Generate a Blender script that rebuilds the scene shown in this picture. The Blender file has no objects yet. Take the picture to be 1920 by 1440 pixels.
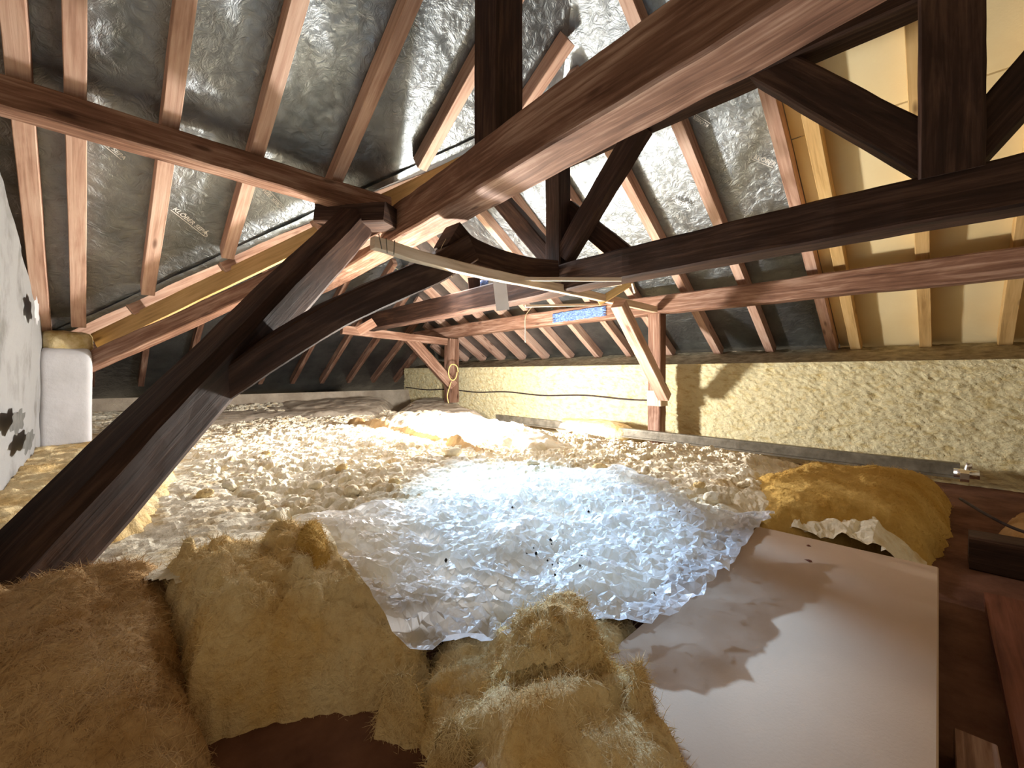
import bpy, math, random
import numpy as np
from mathutils import Vector

random.seed(7)
SC = bpy.context.scene
COL = SC.collection
S2 = math.sqrt(2.0)
EYE = 0.72                      # eye height above the floor boards
HORIZON, FPX = 700.0, 800.0

# ------------------------------------------------------------------ camera
cam_data = bpy.data.cameras.new('camera')
cam_data.sensor_width = 36.0
cam_data.lens = 36.0 * FPX / 1920.0
cam_data.shift_y = -(720.0 - HORIZON) / 1920.0
cam_data.clip_start = 0.02
cam = bpy.data.objects.new('camera', cam_data)
cam.location = (0, 0, EYE)
cam.rotation_euler = (math.radians(90), 0, math.radians(-45))
COL.objects.link(cam)
SC.camera = cam

# ------------------------------------------------------------------ world, lights, exposure
world = bpy.data.worlds.new('world')
SC.world = world
world.use_nodes = True
bg = world.node_tree.nodes['Background']
bg.inputs[0].default_value = (1.0, 0.78, 0.52, 1)
bg.inputs[1].default_value = 0.30

def lamp(name, kind, loc, energy, color, size=None, target=None, **kw):
    d = bpy.data.lights.new(name, kind)
    d.energy = energy
    d.color = color
    for k, v in kw.items():
        setattr(d, k, v)
    o = bpy.data.objects.new(name, d)
    o.location = loc
    if target is not None:
        o.rotation_euler = (Vector(target) - Vector(loc)).to_track_quat('-Z', 'Y').to_euler()
    COL.objects.link(o)
    return o

# added point lamp for the light a sunlit wool patch throws into the roof
lamp('added_bounce_lamp', 'POINT', (2.25, 2.80, EYE - 0.27), 265, (1.0, 0.965, 0.92), shadow_soft_size=0.07)
# added spot lamps for daylight from an assumed, unbuilt roof opening by the ridge
ADDED_SPOT_POS = (2.12, 3.0, EYE + 1.25)  # shared lamp position, hidden behind the main beam
lamp('added_sky_spot', 'SPOT', ADDED_SPOT_POS, 100, (0.97, 0.97, 1.0), target=(1.6, 2.2, 0.0),
     spot_size=math.radians(116), spot_blend=0.5, shadow_soft_size=0.10)
lamp('added_sun_spot', 'SPOT', ADDED_SPOT_POS, 140, (1.0, 0.97, 0.92), target=(2.8, 2.75, 0.2),
     spot_size=math.radians(34), spot_blend=0.7, shadow_soft_size=0.04)
lamp('added_blue_spot', 'SPOT', ADDED_SPOT_POS, 950, (0.36, 0.64, 1.0), target=(1.35, 1.2, 0.22),
     spot_size=math.radians(30), spot_blend=1.0, shadow_soft_size=0.06)

SC.view_settings.view_transform = 'Standard'
SC.view_settings.look = 'None'
SC.view_settings.exposure = 0.28
SC.view_settings.gamma = 1.0
SC.view_settings.use_curve_mapping = False

# ------------------------------------------------------------------ geometry helpers
def P(px, py, D):
    X = (px - 960.0) / FPX * D
    Z = (HORIZON - py) / FPX * D
    return Vector(((X + D) / S2, (D - X) / S2, EYE + Z))

def ray(px, py):
    return P(px, py, 1.0) - Vector((0, 0, EYE))

def hit(px, py, n, d):
    """pixel ray against plane n.p = d"""
    r = ray(px, py)
    o = Vector((0, 0, EYE))
    n = Vector(n)
    return o + r * ((d - n.dot(o)) / n.dot(r))

def at_z(px, py, z):
    return hit(px, py, (0, 0, 1), z)

def at_u(px, py, u):
    return hit(px, py, (1, 0, 0), u)

def at_v(px, py, v):
    return hit(px, py, (0, 1, 0), v)

def _hash(i, j, k, seed):
    h = (i * 374761393 + j * 668265263 + k * 2147483647 + seed * 974634777) & 0xFFFFFFFF
    h = ((h ^ (h >> 13)) * 1274126177) & 0xFFFFFFFF
    return h ^ (h >> 16)

def pnoise(p, seed=0):
    """gradient noise, p (N,3) -> (N,) about -1..1"""
    p = np.asarray(p, float)
    i0 = np.floor(p).astype(np.int64)
    f = p - i0
    w = f * f * f * (f * (f * 6 - 15) + 10)
    out = np.zeros(len(p))
    for dx in (0, 1):
        for dy in (0, 1):
            for dz in (0, 1):
                h = _hash(i0[:, 0] + dx, i0[:, 1] + dy, i0[:, 2] + dz, seed)
                gx = ((h & 1023) / 511.5) - 1
                gy = (((h >> 10) & 1023) / 511.5) - 1
                gz = (((h >> 20) & 1023) / 511.5) - 1
                d = gx * (f[:, 0] - dx) + gy * (f[:, 1] - dy) + gz * (f[:, 2] - dz)
                wx = w[:, 0] if dx else 1 - w[:, 0]
                wy = w[:, 1] if dy else 1 - w[:, 1]
                wz = w[:, 2] if dz else 1 - w[:, 2]
                out += d * wx * wy * wz
    return out * 1.2

def fbm(p, octaves=4, seed=0, gain=0.5, ridged=False):
    p = np.asarray(p, float)
    s, a, t = np.zeros(len(p)), 1.0, 0.0
    for o in range(octaves):
        n = pnoise(p * (2.03 ** o) + 17.3 * o, seed + o)
        if ridged:
            n = 1 - 2 * np.abs(n)
        s += a * n
        t += a
        a *= gain
    return s / t

def worley_flakes(u, v, cell, seed):
    """plates: every cell of a jittered grid is a tilted flake; returns height about -1..1 and edge distance"""
    x, y = u / cell, v / cell
    ci, cj = np.floor(x).astype(np.int64), np.floor(y).astype(np.int64)
    best = np.full(len(x), 9.0)
    sec = np.full(len(x), 9.0)
    hgt = np.zeros(len(x))
    for di in (-1, 0, 1):
        for dj in (-1, 0, 1):
            a, b = ci + di, cj + dj
            h = _hash(a, b, a * 0 + 3, seed)
            px = a + (h & 1023) / 1023.0
            py = b + ((h >> 10) & 1023) / 1023.0
            h2 = _hash(a, b, a * 0 + 11, seed)
            tx = ((h2 & 1023) / 511.5 - 1)
            ty = (((h2 >> 10) & 1023) / 511.5 - 1)
            hz = (((h2 >> 20) & 1023) / 511.5 - 1)
            d = (x - px) ** 2 + (y - py) ** 2
            val = 0.6 * hz + 0.9 * (tx * (x - px) + ty * (y - py))
            m = d < best
            sec = np.where(m, best, np.minimum(sec, d))
            hgt = np.where(m, val, hgt)
            best = np.where(m, d, best)
    return hgt, np.sqrt(sec) - np.sqrt(best)

def plates3(p, cell, seed):
    x = np.asarray(p, float) / cell
    c0 = np.floor(x).astype(np.int64)
    best = np.full(len(x), 99.0)
    out = np.zeros(len(x))
    for di in (-1, 0, 1):
        for dj in (-1, 0, 1):
            for dk in (-1, 0, 1):
                a, b, c = c0[:, 0] + di, c0[:, 1] + dj, c0[:, 2] + dk
                h = _hash(a, b, c, seed)
                qx = a + (h & 1023) / 1023.0
                qy = b + ((h >> 10) & 1023) / 1023.0
                qz = c + ((h >> 20) & 1023) / 1023.0
                h2 = _hash(a, b, c, seed + 7)
                tx = (h2 & 1023) / 511.5 - 1
                ty = ((h2 >> 10) & 1023) / 511.5 - 1
                hz = ((h2 >> 20) & 1023) / 511.5 - 1
                d = (x[:, 0] - qx) ** 2 + (x[:, 1] - qy) ** 2 + (x[:, 2] - qz) ** 2
                m = d < best
                val = 0.7 * hz + 0.8 * (tx * (x[:, 0] - qx) + ty * (x[:, 2] - qz))
                out = np.where(m, val, out)
                best = np.where(m, d, best)
    return out

def new_mesh(name, verts, faces, mat=None, uvs=None, smooth=False):
    me = bpy.data.meshes.new(name)
    me.from_pydata([tuple(v) for v in verts], [], faces)
    if uvs is not None:
        lay = me.uv_layers.new(name='uv')
        lay.data.foreach_set('uv', np.asarray(uvs, dtype=np.float32).ravel())
    if mat is not None:
        me.materials.append(mat)
    if smooth:
        me.polygons.foreach_set('use_smooth', [True] * len(me.polygons))
    me.update()
    return me

def link(name, me, parent=None, label=None, cat=None, group=None, kind=None):
    o = bpy.data.objects.new(name, me)
    COL.objects.link(o)
    if parent is not None:
        o.parent = parent
    if label:
        o['label'] = label
    if cat:
        o['category'] = cat
    if group:
        o['group'] = group
    if kind:
        o['kind'] = kind
    return o

def empty(name, loc, label, cat, group=None):
    o = link(name, None, None, label, cat, group)
    o.location = loc
    bpy.context.view_layer.update()
    return o

def put_under(o, parent):
    """parent keeping the world-space coordinates of the mesh"""
    o.parent = parent
    o.matrix_parent_inverse = parent.matrix_world.inverted()

def grid_mesh(name, X, Y, Z, mat, mask=None, smooth=True):
    ny, nx = X.shape
    idx = np.arange(nx * ny).reshape(ny, nx)
    q = np.stack([idx[:-1, :-1], idx[:-1, 1:], idx[1:, 1:], idx[1:, :-1]], -1).reshape(-1, 4)
    if mask is not None:
        mk = mask.ravel()
        q = q[mk[q].all(1)]
        used = np.unique(q)
        remap = np.full(nx * ny, -1)
        remap[used] = np.arange(len(used))
        q = remap[q]
        V = np.stack([X.ravel(), Y.ravel(), Z.ravel()], -1)[used]
    else:
        V = np.stack([X.ravel(), Y.ravel(), Z.ravel()], -1)
    return new_mesh(name, V.tolist(), q.tolist(), mat, smooth=smooth)

def nearest_on(u, v, poly):
    bd_ = np.full(len(u), 1e9)
    bu, bv = u.copy(), v.copy()
    for i in range(len(poly)):
        ax, ay = poly[i]
        bx, by = poly[(i + 1) % len(poly)]
        ex, ey = bx - ax, by - ay
        t = np.clip(((u - ax) * ex + (v - ay) * ey) / (ex * ex + ey * ey + 1e-12), 0, 1)
        d = np.hypot(u - ax - t * ex, v - ay - t * ey)
        m = d < bd_
        bd_ = np.where(m, d, bd_)
        bu = np.where(m, ax + t * ex, bu)
        bv = np.where(m, ay + t * ey, bv)
    return bd_, bu, bv

def catmull(pts, n):
    pts = [Vector(p) for p in pts]
    if len(pts) == 2:
        return [pts[0].lerp(pts[1], i / (n - 1)) for i in range(n)]
    ext = [pts[0] * 2 - pts[1]] + pts + [pts[-1] * 2 - pts[-2]]
    out = []
    m = len(pts) - 1
    for i in range(n):
        s = i / (n - 1) * m
        k = min(int(s), m - 1)
        f = s - k
        a, b, c, d = ext[k], ext[k + 1], ext[k + 2], ext[k + 3]
        out.append(0.5 * ((2 * b) + (c - a) * f + (2 * a - 5 * b + 4 * c - d) * f * f + (3 * b - a - 3 * c + d) * f ** 3))
    return out

SEED = [0]
def timber_mesh(name, pts, w, h, mat, up=(0, 0, 1), rough=0.004, step=0.07, chamfer=0.12, round_=False):
    """squared timber swept along pts; w across, h along 'up'"""
    SEED[0] += 1
    sd = SEED[0]
    ln = sum((Vector(pts[i + 1]) - Vector(pts[i])).length for i in range(len(pts) - 1))
    n = max(2, int(ln / step) + 1)
    n = min(n, 90)
    c = catmull(pts, n)
    if not isinstance(w, (list, tuple)):
        w = (w, w)
    if not isinstance(h, (list, tuple)):
        h = (h, h)
    verts, ring = [], []
    sec = []
    if round_:
        k = 14
        for i in range(k):
            a = 2 * math.pi * i / k
            sec.append((math.cos(a) * 0.5, math.sin(a) * 0.5))
    else:
        q = chamfer * 0.5
        a, b = 0.5, 0.5 - q
        sec = [(-a, -b), (-b, -a), (0, -a), (b, -a), (a, -b), (a, 0), (a, b), (b, a), (0, a), (-b, a), (-a, b), (-a, 0)]
    k = len(sec)
    arc = [0.0]
    for i in range(n - 1):
        arc.append(arc[-1] + (c[i + 1] - c[i]).length)
    upv = Vector(up)
    per = [0.0]
    for i in range(k):
        x0, y0 = sec[i]
        x1, y1 = sec[(i + 1) % k]
        per.append(per[-1] + math.hypot((x1 - x0) * w[0], (y1 - y0) * h[0]))
    for i in range(n):
        t = (c[min(i + 1, n - 1)] - c[max(i - 1, 0)]).normalized()
        side = t.cross(upv)
        if side.length < 1e-5:
            side = t.cross(Vector((1, 0, 0)))
        side.normalize()
        u2 = side.cross(t).normalized()
        f = i / (n - 1)
        ww = w[0] + (w[1] - w[0]) * f
        hh = h[0] + (h[1] - h[0]) * f
        for (a, b) in sec:
            verts.append(c[i] + side * (a * ww) + u2 * (b * hh))
    V = np.array([tuple(v) for v in verts])
    if rough > 0:
        pp = V * 6.0 + sd * 3.7
        off = np.stack([pnoise(pp, sd), pnoise(pp + 31.7, sd + 1), pnoise(pp + 77.1, sd + 2)], -1)
        pp2 = V * 1.3 + sd * 1.9
        off2 = np.stack([pnoise(pp2, sd + 5), pnoise(pp2 + 11.7, sd + 6), pnoise(pp2 + 47.1, sd + 7)], -1)
        V = V + off * rough + off2 * rough * 1.6
    faces, uvs = [], []
    o1, o2 = random.uniform(0, 30), random.uniform(0, 30)
    for i in range(n - 1):
        for j in range(k):
            j2 = (j + 1) % k
            faces.append((i * k + j, i * k + j2, (i + 1) * k + j2, (i + 1) * k + j))
            uvs += [(o1 + arc[i], o2 + per[j]), (o1 + arc[i], o2 + per[j + 1]),
                    (o1 + arc[i + 1], o2 + per[j + 1]), (o1 + arc[i + 1], o2 + per[j])]
    faces.append(tuple(reversed(range(k))))
    uvs += [(o1 + sec[j][0] * 0.02, o2 + sec[j][1] * w[0]) for j in reversed(range(k))]
    faces.append(tuple((n - 1) * k + j for j in range(k)))
    uvs += [(o1 + sec[j][0] * 0.02, o2 + sec[j][1] * w[0]) for j in range(k)]
    me = new_mesh(name, V.tolist(), faces, mat, uvs)
    if round_:
        me.polygons.foreach_set('use_smooth', [True] * len(me.polygons))
    return me

def timber(name, pts, w, h, mat, label=None, cat=None, group=None, parent=None, **kw):
    me = timber_mesh(name, pts, w, h, mat, **kw)
    o = link(name, me, None, label, cat, group)
    if parent is not None:
        put_under(o, parent)
    return o

def tube(name, pts, r, mat, label=None, cat=None, group=None, n=24, k=8, parent=None):
    c = catmull(pts, n)
    verts, faces = [], []
    for i in range(n):
        t = (c[min(i + 1, n - 1)] - c[max(i - 1, 0)]).normalized()
        s = t.cross(Vector((0.3, 0.2, 0.93)))
        if s.length < 1e-4:
            s = t.cross(Vector((1, 0, 0)))
        s.normalize()
        u2 = s.cross(t)
        for j in range(k):
            a = 2 * math.pi * j / k
            verts.append(c[i] + s * (math.cos(a) * r) + u2 * (math.sin(a) * r))
    for i in range(n - 1):
        for j in range(k):
            j2 = (j + 1) % k
            faces.append((i * k + j, i * k + j2, (i + 1) * k + j2, (i + 1) * k + j))
    faces.append(tuple(reversed(range(k))))
    faces.append(tuple((n - 1) * k + j for j in range(k)))
    o = link(name, new_mesh(name, verts, faces, mat, smooth=True), None, label, cat, group)
    if parent is not None:
        put_under(o, parent)
    return o

# ------------------------------------------------------------------ materials
def mat_new(name):
    m = bpy.data.materials.new(name)
    m.use_nodes = True
    nt = m.node_tree
    b = nt.nodes['Principled BSDF']
    return m, nt, b

def N(nt, typ, **kw):
    n = nt.nodes.new(typ)
    for k, v in kw.items():
        setattr(n, k, v)
    return n

def ramp(nt, fac, stops):
    r = N(nt, 'ShaderNodeValToRGB')
    e = r.color_ramp.elements
    while len(e) > 1:
        e.remove(e[-1])
    e[0].position = stops[0][0]
    e[0].color = (*stops[0][1], 1)
    for p, c in stops[1:]:
        x = e.new(p)
        x.color = (*c, 1)
    nt.links.new(fac, r.inputs[0])
    return r.outputs[0]

def noise(nt, vec, scale, detail=4, rough=0.55, dist=0.0):
    n = N(nt, 'ShaderNodeTexNoise')
    n.inputs['Scale'].default_value = scale
    n.inputs['Detail'].default_value = detail
    n.inputs['Roughness'].default_value = rough
    n.inputs['Distortion'].default_value = dist
    nt.links.new(vec, n.inputs['Vector'])
    return n.outputs['Fac']

def mapping(nt, vec, scale, rot=(0, 0, 0)):
    m = N(nt, 'ShaderNodeMapping')
    m.inputs['Scale'].default_value = scale
    m.inputs['Rotation'].default_value = rot
    nt.links.new(vec, m.inputs['Vector'])
    return m.outputs[0]

def bump(nt, b, h, strength, distance=0.01):
    n = N(nt, 'ShaderNodeBump')
    n.inputs['Strength'].default_value = strength
    n.inputs['Distance'].default_value = distance
    nt.links.new(h, n.inputs['Height'])
    nt.links.new(n.outputs[0], b.inputs['Normal'])

def wood(name, dark, mid, light, rough=0.75, knots=True, bumps=0.5):
    m, nt, b = mat_new(name)
    tc = N(nt, 'ShaderNodeTexCoord')
    uv = tc.outputs['UV']
    grain = noise(nt, mapping(nt, uv, (2.5, 55, 1)), 1.0, 5, 0.6, 0.6)
    blot = noise(nt, mapping(nt, uv, (1.6, 7, 1)), 1.0, 4, 0.6, 0.8)
    mix = N(nt, 'ShaderNodeMath', operation='MULTIPLY_ADD')
    nt.links.new(grain, mix.inputs[0])
    mix.inputs[1].default_value = 0.55
    sc = N(nt, 'ShaderNodeMath', operation='MULTIPLY')
    nt.links.new(blot, sc.inputs[0])
    sc.inputs[1].default_value = 0.5
    nt.links.new(sc.outputs[0], mix.inputs[2])
    colr = ramp(nt, mix.outputs[0], [(0.34, dark), (0.52, mid), (0.72, light)])
    if knots:
        vo = N(nt, 'ShaderNodeTexVoronoi')
        vo.inputs['Scale'].default_value = 1.0
        nt.links.new(mapping(nt, uv, (2.6, 9, 1)), vo.inputs['Vector'])
        kn = ramp(nt, vo.outputs['Distance'], [(0.06, (0.25, 0.2, 0.18)), (0.14, (1, 1, 1))])
        mx = N(nt, 'ShaderNodeMix', data_type='RGBA', blend_type='MULTIPLY')
        mx.inputs[0].default_value = 0.8
        nt.links.new(colr, mx.inputs[6])
        nt.links.new(kn, mx.inputs[7])
        colr = mx.outputs[2]
    nt.links.new(colr, b.inputs['Base Color'])
    b.inputs['Roughness'].default_value = rough
    b.inputs['Specular IOR Level'].default_value = 0.25
    bump(nt, b, mix.outputs[0], bumps, 0.006)
    return m

M = {}
M['old'] = wood('old_dark_timber', (0.012, 0.006, 0.004), (0.038, 0.018, 0.012), (0.11, 0.06, 0.04), 0.7, False, 0.7)
M['oldlight'] = wood('old_worn_timber', (0.07, 0.03, 0.018), (0.22, 0.115, 0.075), (0.50, 0.34, 0.26), 0.7, True, 0.7)
M['pine'] = wood('pine_rafter', (0.30, 0.15, 0.10), (0.55, 0.35, 0.26), (0.72, 0.53, 0.42), 0.65, True, 0.4)
M['yellowpine'] = wood('yellow_pine_board', (0.42, 0.25, 0.09), (0.66, 0.43, 0.18), (0.78, 0.56, 0.27), 0.65, True, 0.3)
M['pale'] = wood('pale_plank', (0.40, 0.28, 0.18), (0.68, 0.53, 0.38), (0.80, 0.68, 0.54), 0.6, False, 0.3)
M['floorwood'] = wood('brown_floor_plank', (0.07, 0.02, 0.012), (0.16, 0.055, 0.03), (0.26, 0.10, 0.06), 0.8, False, 0.5)

def plain(name, c0, c1, scale, rough=0.8, bumpk=0.3, bscale=None, spec=0.3, metal=0.0, stops=(0.35, 0.65), dist=0.01, stretch=(1, 1, 1), rot=(0, 0, 0), detail=5):
    m, nt, b = mat_new(name)
    tc = N(nt, 'ShaderNodeTexCoord')
    vec = mapping(nt, tc.outputs['Object'], stretch, rot)
    f = noise(nt, vec, scale, detail, 0.6)
    nt.links.new(ramp(nt, f, [(stops[0], c0), (stops[1], c1)]), b.inputs['Base Color'])
    b.inputs['Roughness'].default_value = rough
    b.inputs['Metallic'].default_value = metal
    b.inputs['Specular IOR Level'].default_value = spec
    if bumpk:
        f2 = noise(nt, vec, bscale or scale * 3, 6, 0.65)
        bump(nt, b, f2, bumpk, dist)
    return m

M['flake'] = plain('loose_wool', (0.66, 0.50, 0.26), (0.86, 0.80, 0.64), 9, 1.0, 0.7, 45, 0.05, stops=(0.3, 0.5))
M['batt'] = plain('glass_wool_batt', (0.82, 0.56, 0.22), (0.93, 0.78, 0.48), 6, 1.0, 1.0, 70, 0.05, stops=(0.32, 0.62))
M['ochre'] = plain('ochre_wool', (0.55, 0.33, 0.08), (0.72, 0.50, 0.17), 5, 1.0, 0.9, 60, 0.05)
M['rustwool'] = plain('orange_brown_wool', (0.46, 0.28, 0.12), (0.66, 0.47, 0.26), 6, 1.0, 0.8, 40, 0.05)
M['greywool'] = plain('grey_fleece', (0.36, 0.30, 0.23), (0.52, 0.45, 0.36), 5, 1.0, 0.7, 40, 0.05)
M['render'] = plain('straw_yellow_render', (0.72, 0.58, 0.28), (0.88, 0.79, 0.50), 26, 0.95, 0.8, 60, 0.1, stops=(0.32, 0.52),
                    stretch=(1, 0.45, 1), dist=0.03)
M['stonecap'] = plain('grey_stone_ledge', (0.32, 0.27, 0.18), (0.62, 0.55, 0.38), 12, 0.95, 1.0, 30, 0.1, dist=0.02)
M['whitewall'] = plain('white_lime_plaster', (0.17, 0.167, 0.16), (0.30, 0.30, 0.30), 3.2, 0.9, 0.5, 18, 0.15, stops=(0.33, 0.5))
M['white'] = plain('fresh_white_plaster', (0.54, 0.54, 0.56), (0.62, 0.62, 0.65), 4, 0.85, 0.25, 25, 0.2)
M['mortar'] = plain('ochre_mortar', (0.45, 0.33, 0.13), (0.66, 0.55, 0.33), 18, 0.95, 0.8, 50, 0.1)
M['board'] = plain('fibre_board_cream', (0.82, 0.66, 0.36), (0.88, 0.75, 0.46), 1.4, 0.85, 0.15, 90, 0.1)
M['plaster'] = plain('pinkish_gypsum_board', (0.50, 0.37, 0.27), (0.57, 0.43, 0.32), 1.6, 0.75, 0.1, 160, 0.25)
M['steel'] = plain('dull_galvanised_rail', (0.10, 0.085, 0.06), (0.19, 0.165, 0.125), 12, 0.5, 0.2, 40, 0.5, metal=0.4)
M['chrome'] = plain('bright_metal', (0.75, 0.74, 0.72), (0.9, 0.9, 0.88), 12, 0.25, 0.1, 40, 0.5, metal=1.0)
M['crumb'] = plain('black_crumb', (0.015, 0.013, 0.012), (0.04, 0.035, 0.03), 30, 0.9, 0.3)
M['cable'] = plain('dark_cable', (0.03, 0.02, 0.02), (0.06, 0.04, 0.04), 30, 0.6, 0.0)
M['cord'] = plain('pale_cord', (0.70, 0.62, 0.40), (0.82, 0.76, 0.56), 30, 0.8, 0.2)
M['yellowcord'] = plain('yellow_cord', (0.70, 0.52, 0.16), (0.85, 0.68, 0.28), 30, 0.8, 0.2)
M['print'] = plain('white_print', (0.72, 0.72, 0.70), (0.85, 0.85, 0.82), 40, 0.6, 0.0)
M['stain'] = plain('grey_stain', (0.09, 0.09, 0.085), (0.14, 0.14, 0.135), 14, 0.95, 0.2)
M['floor'] = plain('dusty_floor', (0.10, 0.045, 0.03), (0.20, 0.10, 0.065), 6, 0.9, 0.4, 40, 0.1)

def membrane(name):
    m, nt, b = mat_new(name)
    tc = N(nt, 'ShaderNodeTexCoord')
    o = tc.outputs['Object']
    f = noise(nt, o, 3.0, 4, 0.6)
    nt.links.new(ramp(nt, f, [(0.3, (0.20, 0.22, 0.235)), (0.7, (0.38, 0.41, 0.43))]), b.inputs['Base Color'])
    b.inputs['Metallic'].default_value = 1.0
    b.inputs['Roughness'].default_value = 0.43
    w = noise(nt, mapping(nt, o, (1, 1, 1), (0.4, 0.3, 0.6)), 16, 6, 0.62, 1.2)
    bump(nt, b, w, 0.55, 0.02)
    return m
M['membrane'] = membrane('grey_roof_membrane')

def sheet_mat():
    m, nt, b = mat_new('crumpled_clear_sheet')
    tc = N(nt, 'ShaderNodeTexCoord')
    o = tc.outputs['Object']
    b.inputs['Base Color'].default_value = (0.88, 0.88, 0.90, 1)
    b.inputs['Roughness'].default_value = 0.28
    b.inputs['Specular IOR Level'].default_value = 0.7
    w = noise(nt, o, 38, 5, 0.55, 2.0)
    bump(nt, b, w, 0.45, 0.008)
    tr = N(nt, 'ShaderNodeBsdfTransparent')
    tr.inputs[0].default_value = (0.95, 0.96, 0.98, 1)
    f = noise(nt, o, 7, 3, 0.5)
    mr = N(nt, 'ShaderNodeMapRange')
    mr.inputs[1].default_value, mr.inputs[2].default_value = 0.35, 0.7
    mr.inputs[3].default_value, mr.inputs[4].default_value = 0.10, 0.38
    nt.links.new(f, mr.inputs[0])
    tl = N(nt, 'ShaderNodeBsdfTranslucent')
    tl.inputs[0].default_value = (0.88, 0.90, 0.94, 1)
    m0 = N(nt, 'ShaderNodeMixShader')
    m0.inputs[0].default_value = 0.42
    nt.links.new(b.outputs[0], m0.inputs[1])
    nt.links.new(tl.outputs[0], m0.inputs[2])
    mx = N(nt, 'ShaderNodeMixShader')
    nt.links.new(mr.outputs[0], mx.inputs[0])
    nt.links.new(m0.outputs[0], mx.inputs[1])
    nt.links.new(tr.outputs[0], mx.inputs[2])
    nt.links.new(mx.outputs[0], nt.nodes['Material Output'].inputs[0])
    return m
M['sheet'] = sheet_mat()

def light_patch_mat():  # speckled blue ramp holds reflected daylight as surface colour
    m, nt, b = mat_new('painted_blue_light')
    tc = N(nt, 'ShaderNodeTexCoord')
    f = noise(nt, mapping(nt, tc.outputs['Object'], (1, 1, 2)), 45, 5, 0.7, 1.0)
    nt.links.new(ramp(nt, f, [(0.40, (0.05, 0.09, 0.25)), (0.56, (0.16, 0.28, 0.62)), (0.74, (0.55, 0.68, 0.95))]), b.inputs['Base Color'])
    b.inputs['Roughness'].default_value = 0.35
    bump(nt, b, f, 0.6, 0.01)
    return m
M['light_patch'] = light_patch_mat()

# ------------------------------------------------------------------ roof planes (underside of the rafters)
PT = 0.65                                   # roof pitch, tan
CS = 1 / math.sqrt(1 + PT * PT)
JU, JV, JZ = 2.26, 1.80, 1.72 + EYE         # where the valley meets the ridge
RV = 4.27                                   # far end of the ridge
planes = {                                  # z = c + a*u + b*v
    'P4': (JZ + PT * JU, -PT, 0.0),
    'P1': (JZ + PT * JV, 0.0, -PT),
    'P2': (JZ - PT * JU, PT, 0.0),
    'P3': (JZ + PT * RV, 0.0, -PT)}

def pz(pl, u, v):
    c, a, b = planes[pl]
    return c + a * u + b * v

def on_plane(px, py, pl, off=0.0):
    c, a, b = planes[pl]
    return hit(px, py, (-a, -b, 1), c + off)

RD = 0.10                                   # rafter depth
MO = RD / CS                                # membrane lies this much above the rafter underside

def poly_mask(U, V, poly):
    m = np.zeros(U.shape, bool)
    n = len(poly)
    for i in range(n):
        x0, y0 = poly[i]
        x1, y1 = poly[(i + 1) % n]
        c = ((y0 > V) != (y1 > V)) & (U < (x1 - x0) * (V - y0) / (y1 - y0 + 1e-12) + x0)
        m ^= c
    return m

def roof(pl, poly, label, seed, raft_axis, raft_pos, step=0.03, amp=0.014):
    us = [p[0] for p in poly]
    vs = [p[1] for p in poly]
    U, V = np.meshgrid(np.arange(min(us), max(us) + step, step), np.arange(min(vs), max(vs) + step, step))
    # grow a little so neighbouring slopes close
    cu, cv = sum(us) / len(us), sum(vs) / len(vs)
    grown = [(cu + (a - cu) * 1.02, cv + (b - cv) * 1.02) for a, b in poly]
    mask = poly_mask(U, V, grown)
    dil = mask.copy()
    dil[1:] |= mask[:-1]
    dil[:-1] |= mask[1:]
    d2 = dil.copy()
    d2[:, 1:] |= dil[:, :-1]
    d2[:, :-1] |= dil[:, 1:]
    out = (d2 & ~mask).ravel()
    _, bu, bv = nearest_on(U.ravel()[out], V.ravel()[out], grown)
    U, V = U.copy(), V.copy()
    U.ravel()[out] = bu
    V.ravel()[out] = bv
    mask = d2
    c, a, b = planes[pl]
    p = np.stack([U.ravel() * 1.0, V.ravel() * 1.0, np.zeros(U.size)], -1)
    t = np.abs(U - np.round(U / 0.45) * 0.45)
    q = p.copy()
    if raft_axis == 'u':
        q[:, 0] *= 5.0
        q[:, 1] *= 1.6
    else:
        q[:, 0] *= 1.6
        q[:, 1] *= 5.0
    w = 0.55 * fbm(p * 7 + seed, 3, seed, 0.55, True) + 0.7 * fbm(q + seed, 2, seed + 9)
    along = V if raft_axis == 'u' else U
    pos = np.array(sorted(raft_pos))
    coord = (U if raft_axis == 'u' else V).ravel()
    dist = np.min(np.abs(coord[:, None] - pos[None, :]), 1)
    damp = np.clip((dist - 0.03) / 0.08, 0, 1)
    Z = c + a * U + b * V + MO + 0.004 + (np.maximum(w, -0.5) * amp * damp - amp * 0.2).reshape(U.shape)
    me = grid_mesh('ceiling', U, V, Z, M['membrane'], mask)
    o = link('ceiling', me, None, label, 'roof', None, 'structure')
    return o

P4_RAFT = [-1.17, -0.75, -0.333, 0.072, 0.494, 0.655, 1.135, 1.61, 2.12, 2.62, 3.07, 3.52, 3.96, 4.41, 4.86, 5.31, 5.76, 6.18]
P1_RAFT = [-0.50, -0.19, -0.03, 0.29, 0.66, 1.10, 1.56, 1.99]
P3_RAFT = [0.05, 0.5, 0.95, 1.4, 1.85, 2.3, 2.75, 3.2, 3.65, 4.1]
P2_RAFT = [3.05, 3.5, 3.95, 4.4, 4.85, 5.3]

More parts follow.
